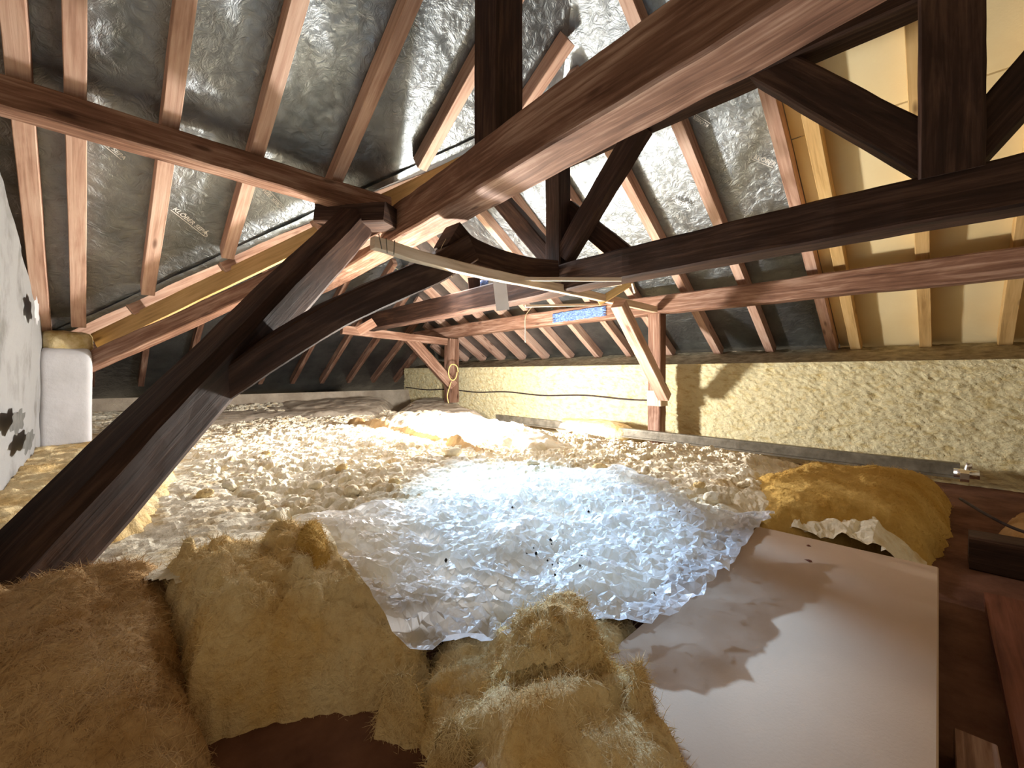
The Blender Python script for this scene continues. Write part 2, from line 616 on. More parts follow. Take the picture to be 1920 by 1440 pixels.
BOARD_V = 0.62
ceil4 = roof('P4', [(4.75, BOARD_V - 0.05), (4.75, RV + 2.47), (JU, RV), (JU, JV), (BOARD_V + 0.41, BOARD_V - 0.05)],
             'wrinkled grey membrane under the right roof slope above the yellow wall', 3, 'v', P4_RAFT)
ceil1 = roof('P1', [(JU, JV), (-1.0, 5.06), (-1.4, 5.06), (-1.4, -1.86), (-1.4, -1.86)],
             'dark grey printed membrane under the left roof slope above the chimney', 11, 'u', P1_RAFT)
ceil2 = roof('P2', [(JU, JV), (JU, RV), (-1.0, RV + 3.26), (-1.0, 5.06)],
             'dark membrane of the shadowed slope behind the leaning strut', 23, 'v', P2_RAFT, 0.06)
ceil3 = roof('P3', [(JU, RV), (5.0, RV + 2.74), (5.0, 7.6), (-1.07, 7.6)],
             'black membrane of the far hip slope behind the far post', 31, 'u', P3_RAFT, 0.05)

# cream boards lining the right slope nearest the camera, each its own piece
ceil5 = link('ceiling', None, None, 'cream fibre board lining of the right slope at the picture edge', 'roof', None, 'structure')
ceil5.location = (2.4, -0.5, pz('P4', 2.4, 0) + MO)
bpy.context.view_layer.update()
def board_piece(u0, u1, v0, v1):
    z = MO + 0.0
    vs_, th = [], 0.02
    g = 0.004
    for dz in (0.0, th):
        for (u, v) in ((u0 + g, v0 + g), (u1 - g, v0 + g), (u1 - g, v1 - g), (u0 + g, v1 - g)):
            vs_.append((u, v, pz('P4', u, v) + z + dz))
    f = [(3, 2, 1, 0), (4, 5, 6, 7), (0, 1, 5, 4), (1, 2, 6, 5), (2, 3, 7, 6), (3, 0, 4, 7)]
    o = link('lining_board', new_mesh('lining_board', vs_, f, M['board']))
    put_under(o, ceil5)
joint_u = on_plane(1600, 265, 'P4').x
for v0, v1 in ((BOARD_V - 0.13, BOARD_V), (0.072, 0.49), (-0.333, 0.072), (-0.75, -0.333), (-1.17, -0.75), (-2.0, -1.17)):
    hip = min(v0, v1) + JU - JV
    board_piece(joint_u, 4.75, v0, v1)
    board_piece(max(hip, -1.4), joint_u, v0, v1)

# ------------------------------------------------------------------ floor and walls
SEEDF = 5
def flat_box(name, x0, x1, y0, y1, z0, z1, mat, **kw):
    v = [(x, y, z) for z in (z0, z1) for (x, y) in ((x0, y0), (x1, y0), (x1, y1), (x0, y1))]
    f = [(3, 2, 1, 0), (4, 5, 6, 7), (0, 1, 5, 4), (1, 2, 6, 5), (2, 3, 7, 6), (3, 0, 4, 7)]
    return link(name, new_mesh(name, v, f, mat), **kw)

floor = flat_box('floor', -1.5, 5.0, -2.2, 7.7, -0.06, 0.0, M['floor'],
                 label='dusty brown attic floor under the insulation', cat='floor', kind='structure')

# right wall: rough straw-coloured render, face at u=4.0
WU = 4.02
L, H = np.meshgrid(np.arange(-2.2, 6.72, 0.0095), np.arange(0.0, 0.81, 0.0095))
p = np.stack([L.ravel() + H.ravel() * 1.3, H.ravel() - L.ravel() * 0.25, np.zeros(L.size)], -1)
pd = np.stack([L.ravel() * 0.94 + H.ravel() * 0.34, H.ravel() * 0.94 - L.ravel() * 0.34, np.zeros(L.size)], -1)
pd[:, :2] += 0.03 * np.stack([pnoise(p * 6, 43), pnoise(p * 6 + 4, 44)], -1)
q = pd * np.array([9.0, 34.0, 1.0])
w = 0.026 * fbm(q, 3, 41, 0.7, True) + 0.02 * fbm(p * 3.0, 3, 47)
w *= np.clip((0.83 - H.ravel()) / 0.06, 0.2, 1)
Uw = WU - w.reshape(L.shape)
me = grid_mesh('wall_right', Uw, L, H, M['render'])
wall_r = link('wall_right', me, None, 'low rough straw yellow rendered wall along the right side', 'wall', None, 'structure')
# sloping ledge on top of it, running back to the eaves
L, Q = np.meshgrid(np.arange(-2.2, 6.72, 0.02), np.linspace(0, 1, 22))
p = np.stack([L.ravel(), Q.ravel() * 0.5, np.zeros(L.size)], -1)
nz = 0.03 * fbm(p * np.array([8, 12, 1]), 4, 53, 0.6)
U = WU + Q * 0.70
Z = 0.80 + Q * 0.145 + nz.reshape(L.shape) * np.clip(Q * 6, 0.3, 1)
led = link('ledge', grid_mesh('ledge', U, L, Z, M['stonecap']), label='grey crumbly ledge along the wall top')
put_under(led, wall_r)
# back wall upstand at the far hip
L, H = np.meshgrid(np.arange(-0.9, 4.1, 0.03), np.linspace(0, 0.44, 18))
p = np.stack([L.ravel(), H.ravel(), np.zeros(L.size)], -1)
w = 0.03 * fbm(p * 5, 4, 61)
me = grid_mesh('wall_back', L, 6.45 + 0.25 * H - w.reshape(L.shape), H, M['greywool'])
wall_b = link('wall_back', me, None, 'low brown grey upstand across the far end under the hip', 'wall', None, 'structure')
def Z_(e):
    return EYE + e
# white gable wall on the left, its top follows the slope
vv = np.arange(1.2, 4.02, 0.04)
V, Q = np.meshgrid(vv, np.linspace(0, 1, 40))
top = np.minimum(planes['P1'][0] - PT * V + 0.02, Z_(0.73) - 0.33 * (V - 2.75))
Z = Q * top
p = np.stack([V.ravel(), Z.ravel(), np.zeros(V.size)], -1)
w = 0.02 * fbm(p * 3, 4, 71)
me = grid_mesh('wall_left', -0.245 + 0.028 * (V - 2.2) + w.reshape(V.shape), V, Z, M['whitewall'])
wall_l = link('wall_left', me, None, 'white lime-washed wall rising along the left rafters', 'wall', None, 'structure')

# ------------------------------------------------------------------ rafters
ORD = ['first', 'second', 'third', 'fourth', 'fifth', 'sixth', 'seventh', 'eighth', 'ninth', 'tenth', 'eleventh',
       'twelfth', 'thirteenth', 'fourteenth', 'fifteenth', 'sixteenth', 'seventeenth', 'eighteenth']
def rafter(pl, a, b, w, label, group, mat='pine'):
    """a, b: (u, v) ends; the rafter lies between the plane and the membrane"""
    o = (RD * 0.5) / CS
    pa = Vector((a[0], a[1], pz(pl, *a) + o))
    pb = Vector((b[0], b[1], pz(pl, *b) + o))
    c, x, y = planes[pl]
    up = Vector((-x, -y, 1)).normalized()
    return timber('rafter', [pa, pb], w, RD, M[mat], label, 'rafter', group, up=up, rough=0.0025, step=0.15, chamfer=0.08)

def p4_top(v):
    if v > RV:
        return JU + (v - RV)
    if v < JV:
        return max(v + JU - JV, -1.3)
    return JU
for i, v in enumerate(P4_RAFT):
    w = 0.07
    mat = 'pine'
    if v == 0.494:
        mat = 'yellowpine'
    if v < 0.4:
        mat = 'yellowpine'
    lab = 'sloping rafter on the right roof slope, %s counted from the near picture edge' % ORD[i]
    rafter('P4', (4.66, v), (p4_top(v) + 0.06, v), w, lab, 'rafters of the right slope', mat)
for i, u in enumerate(P1_RAFT):
    v_low = 4.06 - u - 0.08
    v_low = min(v_low, 4.15)
    v_top = max(u - (JU - JV), -0.9)
    lab = 'pine rafter on the left roof slope, %s counted from the white wall' % ORD[i]
    rafter('P1', (u, v_low), (u, v_top), 0.07, lab, 'rafters of the left slope')
for i, u in enumerate(P3_RAFT):
    v_top = RV + abs(u - JU) if u > JU else RV + (JU - u)
    rafter('P3', (u, 7.2), (u, v_top + 0.08), 0.06,
           'thin dark rafter on the far hip slope, %s from the left' % ORD[i], 'rafters of the far hip', 'oldlight')
for i, v in enumerate(P2_RAFT):
    ulow = max(4.06 - v, -0.6) + 0.1
    utop = JU if v < RV else JU - (v - RV)
    if utop - ulow > 0.3:
        rafter('P2', (ulow, v), (utop - 0.06, v), 0.07,
               'rafter on the shadowed slope above the leaning strut, %s from the valley' % ORD[i], 'rafters of the shadowed slope')

# ------------------------------------------------------------------ main timbers
def Z(e):
    return EYE + e

# purlin over the left slope rafters
pv, pzv = 2.645, pz('P1', 0, 2.645) - 0.062
timber('purlin', [(-0.26, pv, pzv), (0.6, pv + 0.0, pzv - 0.005), (1.44, pv, pzv)], 0.12, 0.13, M['oldlight'],
       'brown square purlin crossing the left rafters towards the big joint', 'beam', rough=0.006)
# valley boards and valley beam
va, vb = P(180, 640, 2.97), P(1050, 222, 2.97)
timber('valley_board', [va, vb], 0.03, 0.115, M['yellowpine'],
       'yellow valley board running behind the feet of the left rafters', 'board', rough=0.002)
timber('valley_beam', [P(150, 688, 2.86), P(330, 610, 2.86), P(500, 531, 2.86), P(720, 424, 2.86)], 0.10, 0.105, M['oldlight'],
       'brown sloping beam the left rafters stand on beside the chimney', 'beam', rough=0.006)
# big diagonal beam
big = [(1.28 + 0.107 * (v - 0.375) - (0.04 if v < 0.1 else 0), v, Z(0.98)) for v in (-0.9, -0.2, 0.375, 1.1, 1.8, 2.5, 3.6, 5.3)]
timber('main_beam', big, 0.20, 0.22, M['oldlight'],
       'massive worn beam crossing the middle overhead from the joint to upper right', 'beam', rough=0.006, chamfer=0.10)
# ridge beam hidden behind it
timber('ridge_beam', [(2.34, -1.6, Z(1.515)), (2.34, RV, Z(1.515))], 0.14, 0.15, M['old'],
       'ridge beam just behind the massive overhead beam', 'beam', rough=0.004)
# chord of the ridge truss
timber('chord_beam', [(2.335, -1.5, Z(0.663)), (2.335, 0.4, Z(0.663)), (2.335, 1.4, Z(0.655)), (2.36, 2.6, Z(0.625)), (2.36, 4.75, Z(0.59))],
       0.15, 0.182, M['old'], 'long dark horizontal beam under the black king post at right', 'beam', rough=0.005)
# lower purlin
timber('purlin', [(3.72, -1.6, Z(0.62)), (3.72, 1.8, Z(0.62)), (3.72, 4.0, Z(0.61)), (3.72, 6.0, Z(0.57))], 0.14, 0.16, M['oldlight'],
       'long reddish purlin over the yellow wall below the dark beam', 'beam', rough=0.006)
# king posts
timber('king_post', [(2.34, -0.03, Z(0.74)), (2.34, -0.03, Z(1.62))], 0.175, 0.175, M['old'],
       'thick black king post standing at the upper right', 'post', up=(0, 1, 0), rough=0.004)
timber('king_post', [(2.34, 1.885, Z(0.69)), (2.34, 1.885, Z(1.46))], 0.13, 0.13, M['old'],
       'reddish brown king post with crossed braces in the middle', 'post', up=(0, 1, 0), rough=0.004)
timber('king_post', [(1.40, 1.49, Z(1.07)), (1.40, 1.49, Z(1.93))], 0.17, 0.17, M['old'],
       'black post rising from the massive beam at the top centre', 'post', up=(0, 1, 0), rough=0.004)
# braces
B = [((2.34, -0.02, 0.80), (2.34, 0.66, 1.56), 0.11, 0.15, 'broad dark brace rising left from the black king post'),
     ((2.34, -0.02, 0.76), (2.34, -0.64, 1.56), 0.11, 0.14, 'dark brace rising right from the black king post'),
     ((2.34, 1.92, 0.78), (2.34, 2.55, 1.48), 0.10, 0.13, 'brown brace rising left from the foot of the middle king post'),
     ((2.33, 1.82, 0.80), (2.33, 1.25, 1.46), 0.10, 0.13, 'brown brace rising right from the foot of the middle king post'),
     ((2.42, 1.86, 1.16), (2.42, 1.36, 0.70), 0.06, 0.13, 'dark brace falling right from the middle king post to the beam')]
for a, b, w, h, lab in B:
    timber('brace', [(a[0], a[1], Z(a[2])), (b[0], b[1], Z(b[2]))], w, h, M['old'], lab, 'brace', rough=0.005)
# curved collar of the transverse truss
timber('curved_collar', [P(838, 440, 2.36), P(868, 470, 2.44), P(910, 488, 2.54), P(960, 502, 2.69), P(1000, 507, 2.82), P(1036, 508, 2.93)],
       0.13, (0.17, 0.12), M['old'], 'curved dark collar timber bending into the horizontal beam', 'beam', rough=0.006, step=0.03)
# raking strut behind
timber('raking_strut', [at_v(200, 862, 1.9), at_v(440, 706, 1.9), at_v(600, 606, 1.9), at_v(700, 557, 1.9), at_v(800, 512, 1.9), at_v(872, 470, 1.9)],
       0.14, (0.10, 0.15), M['old'], 'slightly curved dark strut rising behind the thick leaning strut', 'strut', rough=0.006)
# thick leaning strut in the foreground
timber('leaning_strut', [P(-10, 1130, 1.0), P(225, 886, 1.27), P(560, 532, 2.08), P(668, 418, 2.72)], 0.17, (0.17, 0.21), M['old'],
       'thick black strut leaning across the left from floor to joint', 'strut', rough=0.006, chamfer=0.35)
# stub where strut, purlin and beam meet
timber('joint_block', [P(612, 408, 2.78), P(735, 402, 2.66)], 0.2, 0.12, M['old'],
       'dark rough block wedged into the joint under the left purlin', 'block', rough=0.012)
# long pale tie plank across to the wall post
timber('tie_plank', [at_v(697, 456, 1.8), at_v(870, 503, 1.8), at_v(1228, 580, 1.8)], 0.045, 0.055, M['pale'],
       'long pale tie plank from the joint to the wall post', 'plank', rough=0.004)
for px, py, a, nl in ((722, 460, 0.1, 'middle'), (738, 464, -0.1, 'right'), (708, 452, 0.3, 'left')):
    c = at_v(px, py, 1.76)
    tube('nail', [c + Vector((0, -0.01, 0.03)), c + Vector((a * 0.05, -0.01, -0.035))], 0.0025, M['steel'],
         nl + ' one of three rusty nails in the pale tie plank end', 'nail', 'nails in the tie plank', n=4, k=6)
# wall post and its strut
wp = timber('wall_post', [(3.73, 1.84, Z(0.54)), (3.73, 1.84, Z(0.0)), (3.73, 1.84, Z(-0.70))], 0.12, 0.12, M['oldlight'],
            'brown wall post standing before the yellow wall', 'post', up=(0, 1, 0), rough=0.006)
timber('foot_wrap', [(3.72, 1.83, Z(-0.16)), (3.72, 1.83, Z(-0.30))], 0.138, 0.138, M['pale'], parent=wp, up=(0, 1, 0), rough=0.006)
timber('raking_board', [(2.86, 1.72, Z(0.53)), (3.64, 1.72, Z(-0.21))], 0.10, 0.085, M['pine'],
       'pinkish raking board from the tie plank down to the wall post', 'board', rough=0.003)
timber('small_brace', [P(1122, 567, 3.25), P(1182, 530, 3.2)], 0.03, 0.055, M['yellowpine'],
       'short yellow brace between tie plank and dark beam', 'brace', rough=0.002)
timber('lath', [P(985, 574, 3.35), P(1125, 571, 3.45)], 0.02, 0.018, M['pale'],
       'thin pale lath above the blue patched purlin', 'lath', rough=0.002)
timber('lath', [P(955, 523, 2.62), P(1165, 524, 2.50)], 0.02, 0.022, M['pale'],
       'thin white lath under the curved collar', 'lath', rough=0.002)
timber('lath', [P(1050, 546, 3.1), P(1165, 530, 2.95)], 0.02, 0.03, M['pale'],
       'short weathered lath with a rounded end under the dark beam', 'lath', rough=0.004)
timber('lath', [P(1186, 531, 3.0), P(1191, 549, 3.02)], 0.015, 0.02, M['pale'],
       'tiny pale lath stub hanging below the dark beam', 'lath', rough=0.001)
timber('hanging_plank', [P(936, 522, 2.75), P(943, 582, 2.78)], 0.02, 0.085, M['white'],
       'white board hanging upright below the tie plank', 'board', up=(0.7, -0.7, 0), rough=0.002)
# far truss
fp = timber('wall_post', [(3.78, 5.03, Z(0.50)), (3.78, 5.03, Z(-0.42))], 0.16, 0.15, M['oldlight'],
            'far brown post in the corner with a looped yellow cord', 'post', up=(0, 1, 0), rough=0.008)
timber('raking_board', [P(765, 632, 5.7), P(850, 724, 6.0)], 0.12, 0.14, M['oldlight'],
       'brown raking timber leaning on the far corner post', 'board', rough=0.006)
timber('tie_plank', [at_v(640, 618, 4.95), at_v(836, 641, 4.95)], 0.07, 0.10, M['oldlight'],
       'far tie plank meeting the corner post top', 'plank', rough=0.005)
timber('short_board', [P(672, 622, 4.6), P(702, 604, 4.65)], 0.03, 0.10, M['oldlight'],
       'short brown board at the far end of the dark beam', 'board', rough=0.003)

# blue daylight reflected on the timbers, painted as thin speckled patches
def light_patch(name, corners, lab):
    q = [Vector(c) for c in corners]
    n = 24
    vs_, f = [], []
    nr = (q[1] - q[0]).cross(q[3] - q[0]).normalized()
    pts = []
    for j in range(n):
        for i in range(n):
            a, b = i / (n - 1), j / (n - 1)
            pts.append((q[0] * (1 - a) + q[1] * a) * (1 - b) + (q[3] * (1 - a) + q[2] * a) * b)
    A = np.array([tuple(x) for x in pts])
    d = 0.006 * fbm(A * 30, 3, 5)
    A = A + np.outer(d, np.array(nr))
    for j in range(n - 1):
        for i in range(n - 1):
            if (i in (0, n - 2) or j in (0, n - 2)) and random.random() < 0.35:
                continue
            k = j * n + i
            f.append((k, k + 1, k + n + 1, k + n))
    o = link(name, new_mesh(name, A.tolist(), f, M['light_patch'], smooth=True), None, lab, 'light_patch')
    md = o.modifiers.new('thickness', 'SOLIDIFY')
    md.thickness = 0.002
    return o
light_patch('painted_light', [at_u(1036, 606, 3.635), at_u(1136, 592, 3.635), at_u(1136, 573, 3.635), at_u(1036, 588, 3.635)],
     'pale blue speckled patch of painted light on the purlin near the wall post')
timber('patch_post', [P(889, 520, 3.75), P(893, 566, 3.8)], 0.16, 0.10, M['old'],
       'short dark hanger post carrying a blue patch of painted light', 'post', up=(0.7, -0.7, 0), rough=0.003)
light_patch('painted_light', [P(901, 548, 3.62), P(917, 547, 3.62), P(916, 525, 3.62), P(900, 526, 3.62)],
     'small bright blue patch of painted light on the dark hanger post')

# cords and web
tube('cord', [P(1000, 572, 3.4), P(986, 592, 3.4), P(985, 620, 3.4), P(985, 642, 3.4)], 0.003, M['cord'],
     'thin pale cord hanging from the lath', 'cord')
lc = P(849, 700, 5.75)
loop = [P(849 + 8 * math.cos(a) + (2 if a > 5 else 0), 698 + 15 * math.sin(a), 5.75) for a in np.linspace(0, 2 * math.pi, 14)]
tube('cord', loop, 0.007, M['yellowcord'], 'looped yellow cord hung on the far corner post', 'cord', n=40)
tube('cord', [P(846, 716, 5.72), P(839, 740, 5.72), P(841, 756, 5.72)], 0.006, M['yellowcord'],
     'yellow cord tail dangling at the far post foot', 'cord', n=10)
tube('cobweb_strand', [P(836, 448, 2.3), P(826, 470, 2.28), P(830, 495, 2.27), P(848, 520, 2.27)], 0.0015, M['cord'],
     'fine cobweb strand hanging from the curved collar', 'cobweb', n=16, k=5)
tube('cobweb_strand', [P(738, 500, 2.5), P(752, 513, 2.5), P(748, 540, 2.5)], 0.002, M['cord'],
     'fine cobweb strand beside the raking strut', 'cobweb', n=14, k=5)
# wire along the wall
wv = np.linspace(2.0, 6.6, 26)
tube('cable', [(WU - 0.05, float(v), Z(-0.26 + 0.012 * math.sin(v * 5))) for v in wv], 0.008, M['cable'],
     'dark cable running along the yellow wall behind the posts', 'cable', n=80, k=6)

# rail along the wall foot
def rail():
    r = empty('rail', (3.5, 0.3, 0.15), 'long dull metal rail running along the foot of the yellow wall', 'rail')
    a0, a1 = at_u(1800, 884, 3.5), at_u(930, 784, 3.5)
    timber('rail_web', [a0, a1], 0.012, 0.075, M['steel'], parent=r, rough=0.002, step=0.3)
    timber('rail_flange', [a0 + Vector((0.02, 0, 0.037)), a1 + Vector((0.02, 0, 0.037))], 0.05, 0.012, M['steel'], parent=r, rough=0.002, step=0.3)
    timber('rail_flange', [a0 + Vector((-0.012, 0, -0.030)), a1 + Vector((-0.012, 0, -0.030))], 0.035, 0.014, M['steel'], parent=r, rough=0.002, step=0.3)
rail()
ft = empty('pipe_fitting', at_u(1812, 888, 3.45), 'small shiny metal fitting at the near end of the rail', 'fitting')
c0 = at_u(1812, 888, 3.45)
timber('collar', [c0 + Vector((0, -0.05, 0)), c0 + Vector((0, 0.05, 0))], 0.05, 0.05, M['chrome'], parent=ft, round_=True, rough=0.001, step=0.03)
timber('spout', [c0, c0 + Vector((0, -0.01, 0.06))], 0.03, 0.03, M['chrome'], parent=ft, round_=True, rough=0.001, up=(0, 1, 0), step=0.02)
timber('nut', [c0 + Vector((-0.01, -0.01, -0.01)), c0 + Vector((-0.01, 0.025, -0.01))], 0.066, 0.066, M['chrome'], parent=ft, rough=0.0, chamfer=0.5)

# ------------------------------------------------------------------ chimney pier on the left
def lump(name, c, dims, yaw, mat, amp, scale, seed, n=26, power=5.0, tilt=(0, 0), detail=4, flat_bottom=True, ridged=True, torn=0.0):
    """rounded slab of wool or plaster: cube grid pushed to a superellipsoid, then roughened"""
    g = np.linspace(-1, 1, n)
    A, Bq = np.meshgrid(g, g)
    o = np.ones_like(A)
    pts, faces = [], []
    base = 0
    for ax in range(3):
        for s in (-1, 1):
            q = [None] * 3
            q[ax] = o * s
            q[(ax + 1) % 3] = A
            q[(ax + 2) % 3] = Bq * s
            pts.append(np.stack([x.ravel() for x in q], -1))
            idx = np.arange(n * n).reshape(n, n) + base
            f = np.stack([idx[:-1, :-1], idx[:-1, 1:], idx[1:, 1:], idx[1:, :-1]], -1).reshape(-1, 4)
            faces.append(f)
            base += n * n
    V = np.concatenate(pts)
    F = np.concatenate(faces)
    key = np.round(V * 1e5).astype(np.int64)
    _, first, inv = np.unique(key, axis=0, return_index=True, return_inverse=True)
    inv = inv.ravel()
    V = V[first]
    F = inv[F]
    r = (np.abs(V) ** power).sum(1) ** (1 / power)
    V = V / r[:, None]
    nrm = np.sign(V) * np.abs(V) ** (power - 1)
    nrm /= np.linalg.norm(nrm, axis=1)[:, None] + 1e-9
    W = V * np.array(dims) * 0.5
    pn = W * scale + seed * 7.3
    d = fbm(pn, detail, seed, 0.55, ridged)
    d2 = fbm(pn * 0.35 + 3.1, 2, seed + 50)
    disp = (0.55 * d + 0.9 * d2) * amp
    if torn:
        wp_ = W + np.stack([fbm(pn * 1.7 + k * 9, 2, seed + 60 + k) for k in range(3)], -1) * torn * 0.35
        disp = disp + 0.22 * torn * plates3(wp_ * np.array([1, 1, 1.6]), torn, seed) + 0.07 * torn * plates3(wp_, torn * 0.4, seed + 1) + 0.002 * fbm(W * 120, 3, seed + 70)
    W = W + nrm * disp[:, None]
    cy, sy = math.cos(yaw), math.sin(yaw)
    tx, ty = tilt
    z = W[:, 2] + W[:, 0] * tx + W[:, 1] * ty
    X = W[:, 0] * cy - W[:, 1] * sy + c[0]
    Y = W[:, 0] * sy + W[:, 1] * cy + c[1]
    Zz = z + c[2]
    if flat_bottom:
        Zz = np.maximum(Zz, 0.004)
    return new_mesh(name, np.stack([X, Y, Zz], -1).tolist(), F.tolist(), mat, smooth=True)

ch = empty('chimney_pier', (-0.02, 3.98, 0.0), 'white plastered chimney pier at the foot of the left rafters', 'pier')
a = at_v(72, 655, 3.9)
b = at_v(172, 655, 3.9)
cw = (b.x - a.x)
o = link('pier_body', lump('pier_body', ((a.x + b.x) / 2, 4.12, 0.42), (cw, 0.42, 0.92), 0, M['white'], 0.006, 6, 3, 26, 14, flat_bottom=True))
put_under(o, ch)
o = link('pier_cap', lump('pier_cap', ((a.x + b.x) / 2 + 0.005, 4.14, Z(0.205)), (cw * 0.96, 0.40, 0.13), 0, M['mortar'], 0.02, 14, 9, 20, 5),
         label='ochre mortar cap')
put_under(o, ch)
# stain marks on the left wall
def blot(cv, cz, rv, rz, seed, mat, lab):
    n = 18
    pts = [(-0.212 + 0.028 * (cv - 2.2), cv, cz)]
    for i in range(n):
        a = 2 * math.pi * i / n
        k = 0.7 + 0.5 * abs(math.sin(seed + 3 * a)) * random.uniform(0.6, 1)
        pts.append((-0.212 + 0.028 * (cv - 2.2), cv + math.cos(a) * rv * k, cz + math.sin(a) * rz * k))
    f = [(0, i + 1, (i + 1) % n + 1) for i in range(n)]
    o = link('stain', new_mesh('stain', pts, f, M[mat]), None, lab)
    put_under(o, wall_l)
blot(2.72, 0.52, 0.28, 0.05, 1, 'stain', 'dark grey stain')
blot(3.05, 0.40, 0.30, 0.05, 2, 'stain', 'dark grey stain')
blot(3.35, 1.05, 0.16, 0.07, 3, 'white', 'white plaster dab')

# ------------------------------------------------------------------ plastic sheet (outline and heights)
SH = [(545, 990, -0.46), (640, 965, -0.47), (850, 932, -0.47), (960, 900, -0.47), (1060, 888, -0.47), (1170, 886, -0.47), (1240, 905, -0.47), (1300, 945, -0.48),
      (1380, 960, -0.50), (1452, 976, -0.53), (1400, 1035, -0.54), (1355, 1085, -0.55), (1300, 1145, -0.56), (1255, 1178, -0.57), (1200, 1190, -0.575),
      (1150, 1178, -0.575), (1105, 1188, -0.575), (990, 1200, -0.585), (880, 1218, -0.59), (768, 1240, -0.595), (735, 1190, -0.56), (700, 1130, -0.52),
      (650, 1062, -0.48), (612, 1000, -0.455)]
shp = [at_z(px, py, Z(e)) for px, py, e in SH]
sh_poly = [(p.x, p.y) for p in shp]
sh_ctl = np.array([(p.x, p.y, p.z) for p in shp] + [tuple(at_z(950, 1000, Z(-0.485))), tuple(at_z(1100, 1080, Z(-0.52))), tuple(at_z(800, 1080, Z(-0.505)))])

def sheet_base(u, v):
    d = (u[:, None] - sh_ctl[None, :, 0]) ** 2 + (v[:, None] - sh_ctl[None, :, 1]) ** 2 + 0.004
    w = 1 / d ** 1.5
    return (w * sh_ctl[None, :, 2]).sum(1) / w.sum(1)

# ------------------------------------------------------------------ loose wool field
st = 0.0125
U, V = np.meshgrid(np.arange(-0.25, 3.66, st), np.arange(-0.12, 6.5, st))
u, v = U.ravel(), V.ravel()
p = np.stack([u, v, np.zeros_like(u)], -1)
wob = pnoise(p * 2.2, 77)
wob2 = pnoise(p * 9, 78)
D = (u + v) / S2
h = 0.21 + 0.035 * wob + 0.03 * pnoise(p * 0.9, 79)
# warped flakes at two sizes
wu = u + 0.02 * pnoise(p * 14, 80)
wv2 = v + 0.02 * pnoise(p * 14 + 9, 81)
f1, e1 = worley_flakes(wu * 1.0, wv2 * 1.25, 0.10, 90)
f2, e2 = worley_flakes(wu * 1.2 + 5, wv2, 0.048, 91)
fl = 0.019 * f1 + 0.013 * f2 - 0.020 * np.exp(-e1 * 9) - 0.010 * np.exp(-e2 * 8) + 0.008 * wob2
calm = np.clip(pnoise(p * 1.1, 95) * 1.2 + 0.9, 0.35, 1.0)
calm *= np.clip((D - 1.0) / 0.5, 0.3, 1.0)
calm *= np.where(u < 0.45, 0.35, 1.0)
h = h + fl * calm
# far corner rises to the grey upstand
far = np.clip((v - 5.2) / 1.2, 0, 1)
h = h + 0.10 * far
# keep below the sheet
ins = poly_mask(U, V, [(a, b) for a, b in sh_poly]).ravel()
sb = sheet_base(u, v)
dd = np.clip(sb - 0.03, 0.02, 1)
h = np.where(ins, np.minimum(h, dd), h)
near = np.exp(-((D - 1.15) / 0.25) ** 2)
h = np.where(ins, h, h - 0.05 * near * (u > 0.5))
edge = 0.05 * wob2 + 0.03 * pnoise(p * 25, 99)
keep = (D + edge > 1.02) & ((v + 0.6 * edge > 0.53) | (u + edge > 1.97)) & (v + 0.5 * edge > 0.03) & (u + v * 0 < 3.60 + edge)
keep &= ~((u > 2.4) & (v < 0.9 + edge) & (u > 3.3))
# thin towards the torn borders
bd = np.minimum(np.where(u > 1.97, 9, v - 0.44), 9)
h = np.where((v < 0.75) & (u < 1.97), np.minimum(h, 0.11 + np.clip(bd, 0, 1) * 0.5 + 0.02 * wob2), h)
h = np.where((u > 1.90) & (v < 0.8), np.minimum(h, 0.115 + np.clip(u - 1.97, 0, 0.1) * 0.3 + np.clip(v - 0.45, 0, 1) * 0.25 + 0.8 * fl), h)
h = np.where(v < 0.16, np.minimum(h, 0.012 + np.clip(v - 0.03 + 0.5 * edge, 0, 1) * 0.9 + 0.5 * np.abs(fl)), h)
h = np.where(u > 2.95, np.minimum(h, np.maximum(0.205 - (u - 2.95) * 0.42, 0.03) + 0.7 * fl), h)
h = np.maximum(h, 0.01)
me = grid_mesh('loose_wool', U, V, h.reshape(U.shape), M['flake'], keep.reshape(U.shape), smooth=False)
wool = link('loose_wool', me, None, 'cream flaky loose glass wool spread over the attic floor', 'insulation', None, 'stuff')

def wool_h(x, y):
    i = int(round((x + 0.25) / st))
    j = int(round((y + 0.12) / st))
    i = min(max(i, 0), U.shape[1] - 1)
    j = min(max(j, 0), U.shape[0] - 1)
    return float(h[j * U.shape[1] + i])

# the sheet itself: creased facets between random fold points
from mathutils.geometry import delaunay_2d_cdt
rng = np.random.default_rng(12)
bord = []
for i in range(len(sh_poly)):
    a, b = np.array(sh_poly[i]), np.array(sh_poly[(i + 1) % len(sh_poly)])
    m = max(2, int(np.hypot(*(b - a)) / 0.022))
    for k in range(m):
        q = a + (b - a) * k / m
        bord.append(q + (rng.normal(0, 0.003, 2) if k else 0))
bord = np.array(bord)
us, vs = bord[:, 0], bord[:, 1]
cand = np.stack([rng.uniform(us.min(), us.max(), 26000), rng.uniform(vs.min(), vs.max(), 26000)], -1)
inside = poly_mask(cand[:, 0], cand[:, 1], [tuple(q) for q in bord])
cand = cand[inside][:9500]
dn, _, _ = nearest_on(cand[:, 0], cand[:, 1], [tuple(q) for q in bord])
cand = cand[dn > 0.006]
pts2 = np.concatenate([bord, cand])
nb = len(bord)
res = delaunay_2d_cdt([Vector(q) for q in pts2.tolist()], [(i, (i + 1) % nb) for i in range(nb)], [], 1, 1e-5)
q2 = np.array([tuple(q) for q in res[0]])
u2, v2 = q2[:, 0], q2[:, 1]
p2 = np.stack([u2, v2, np.zeros_like(u2)], -1)
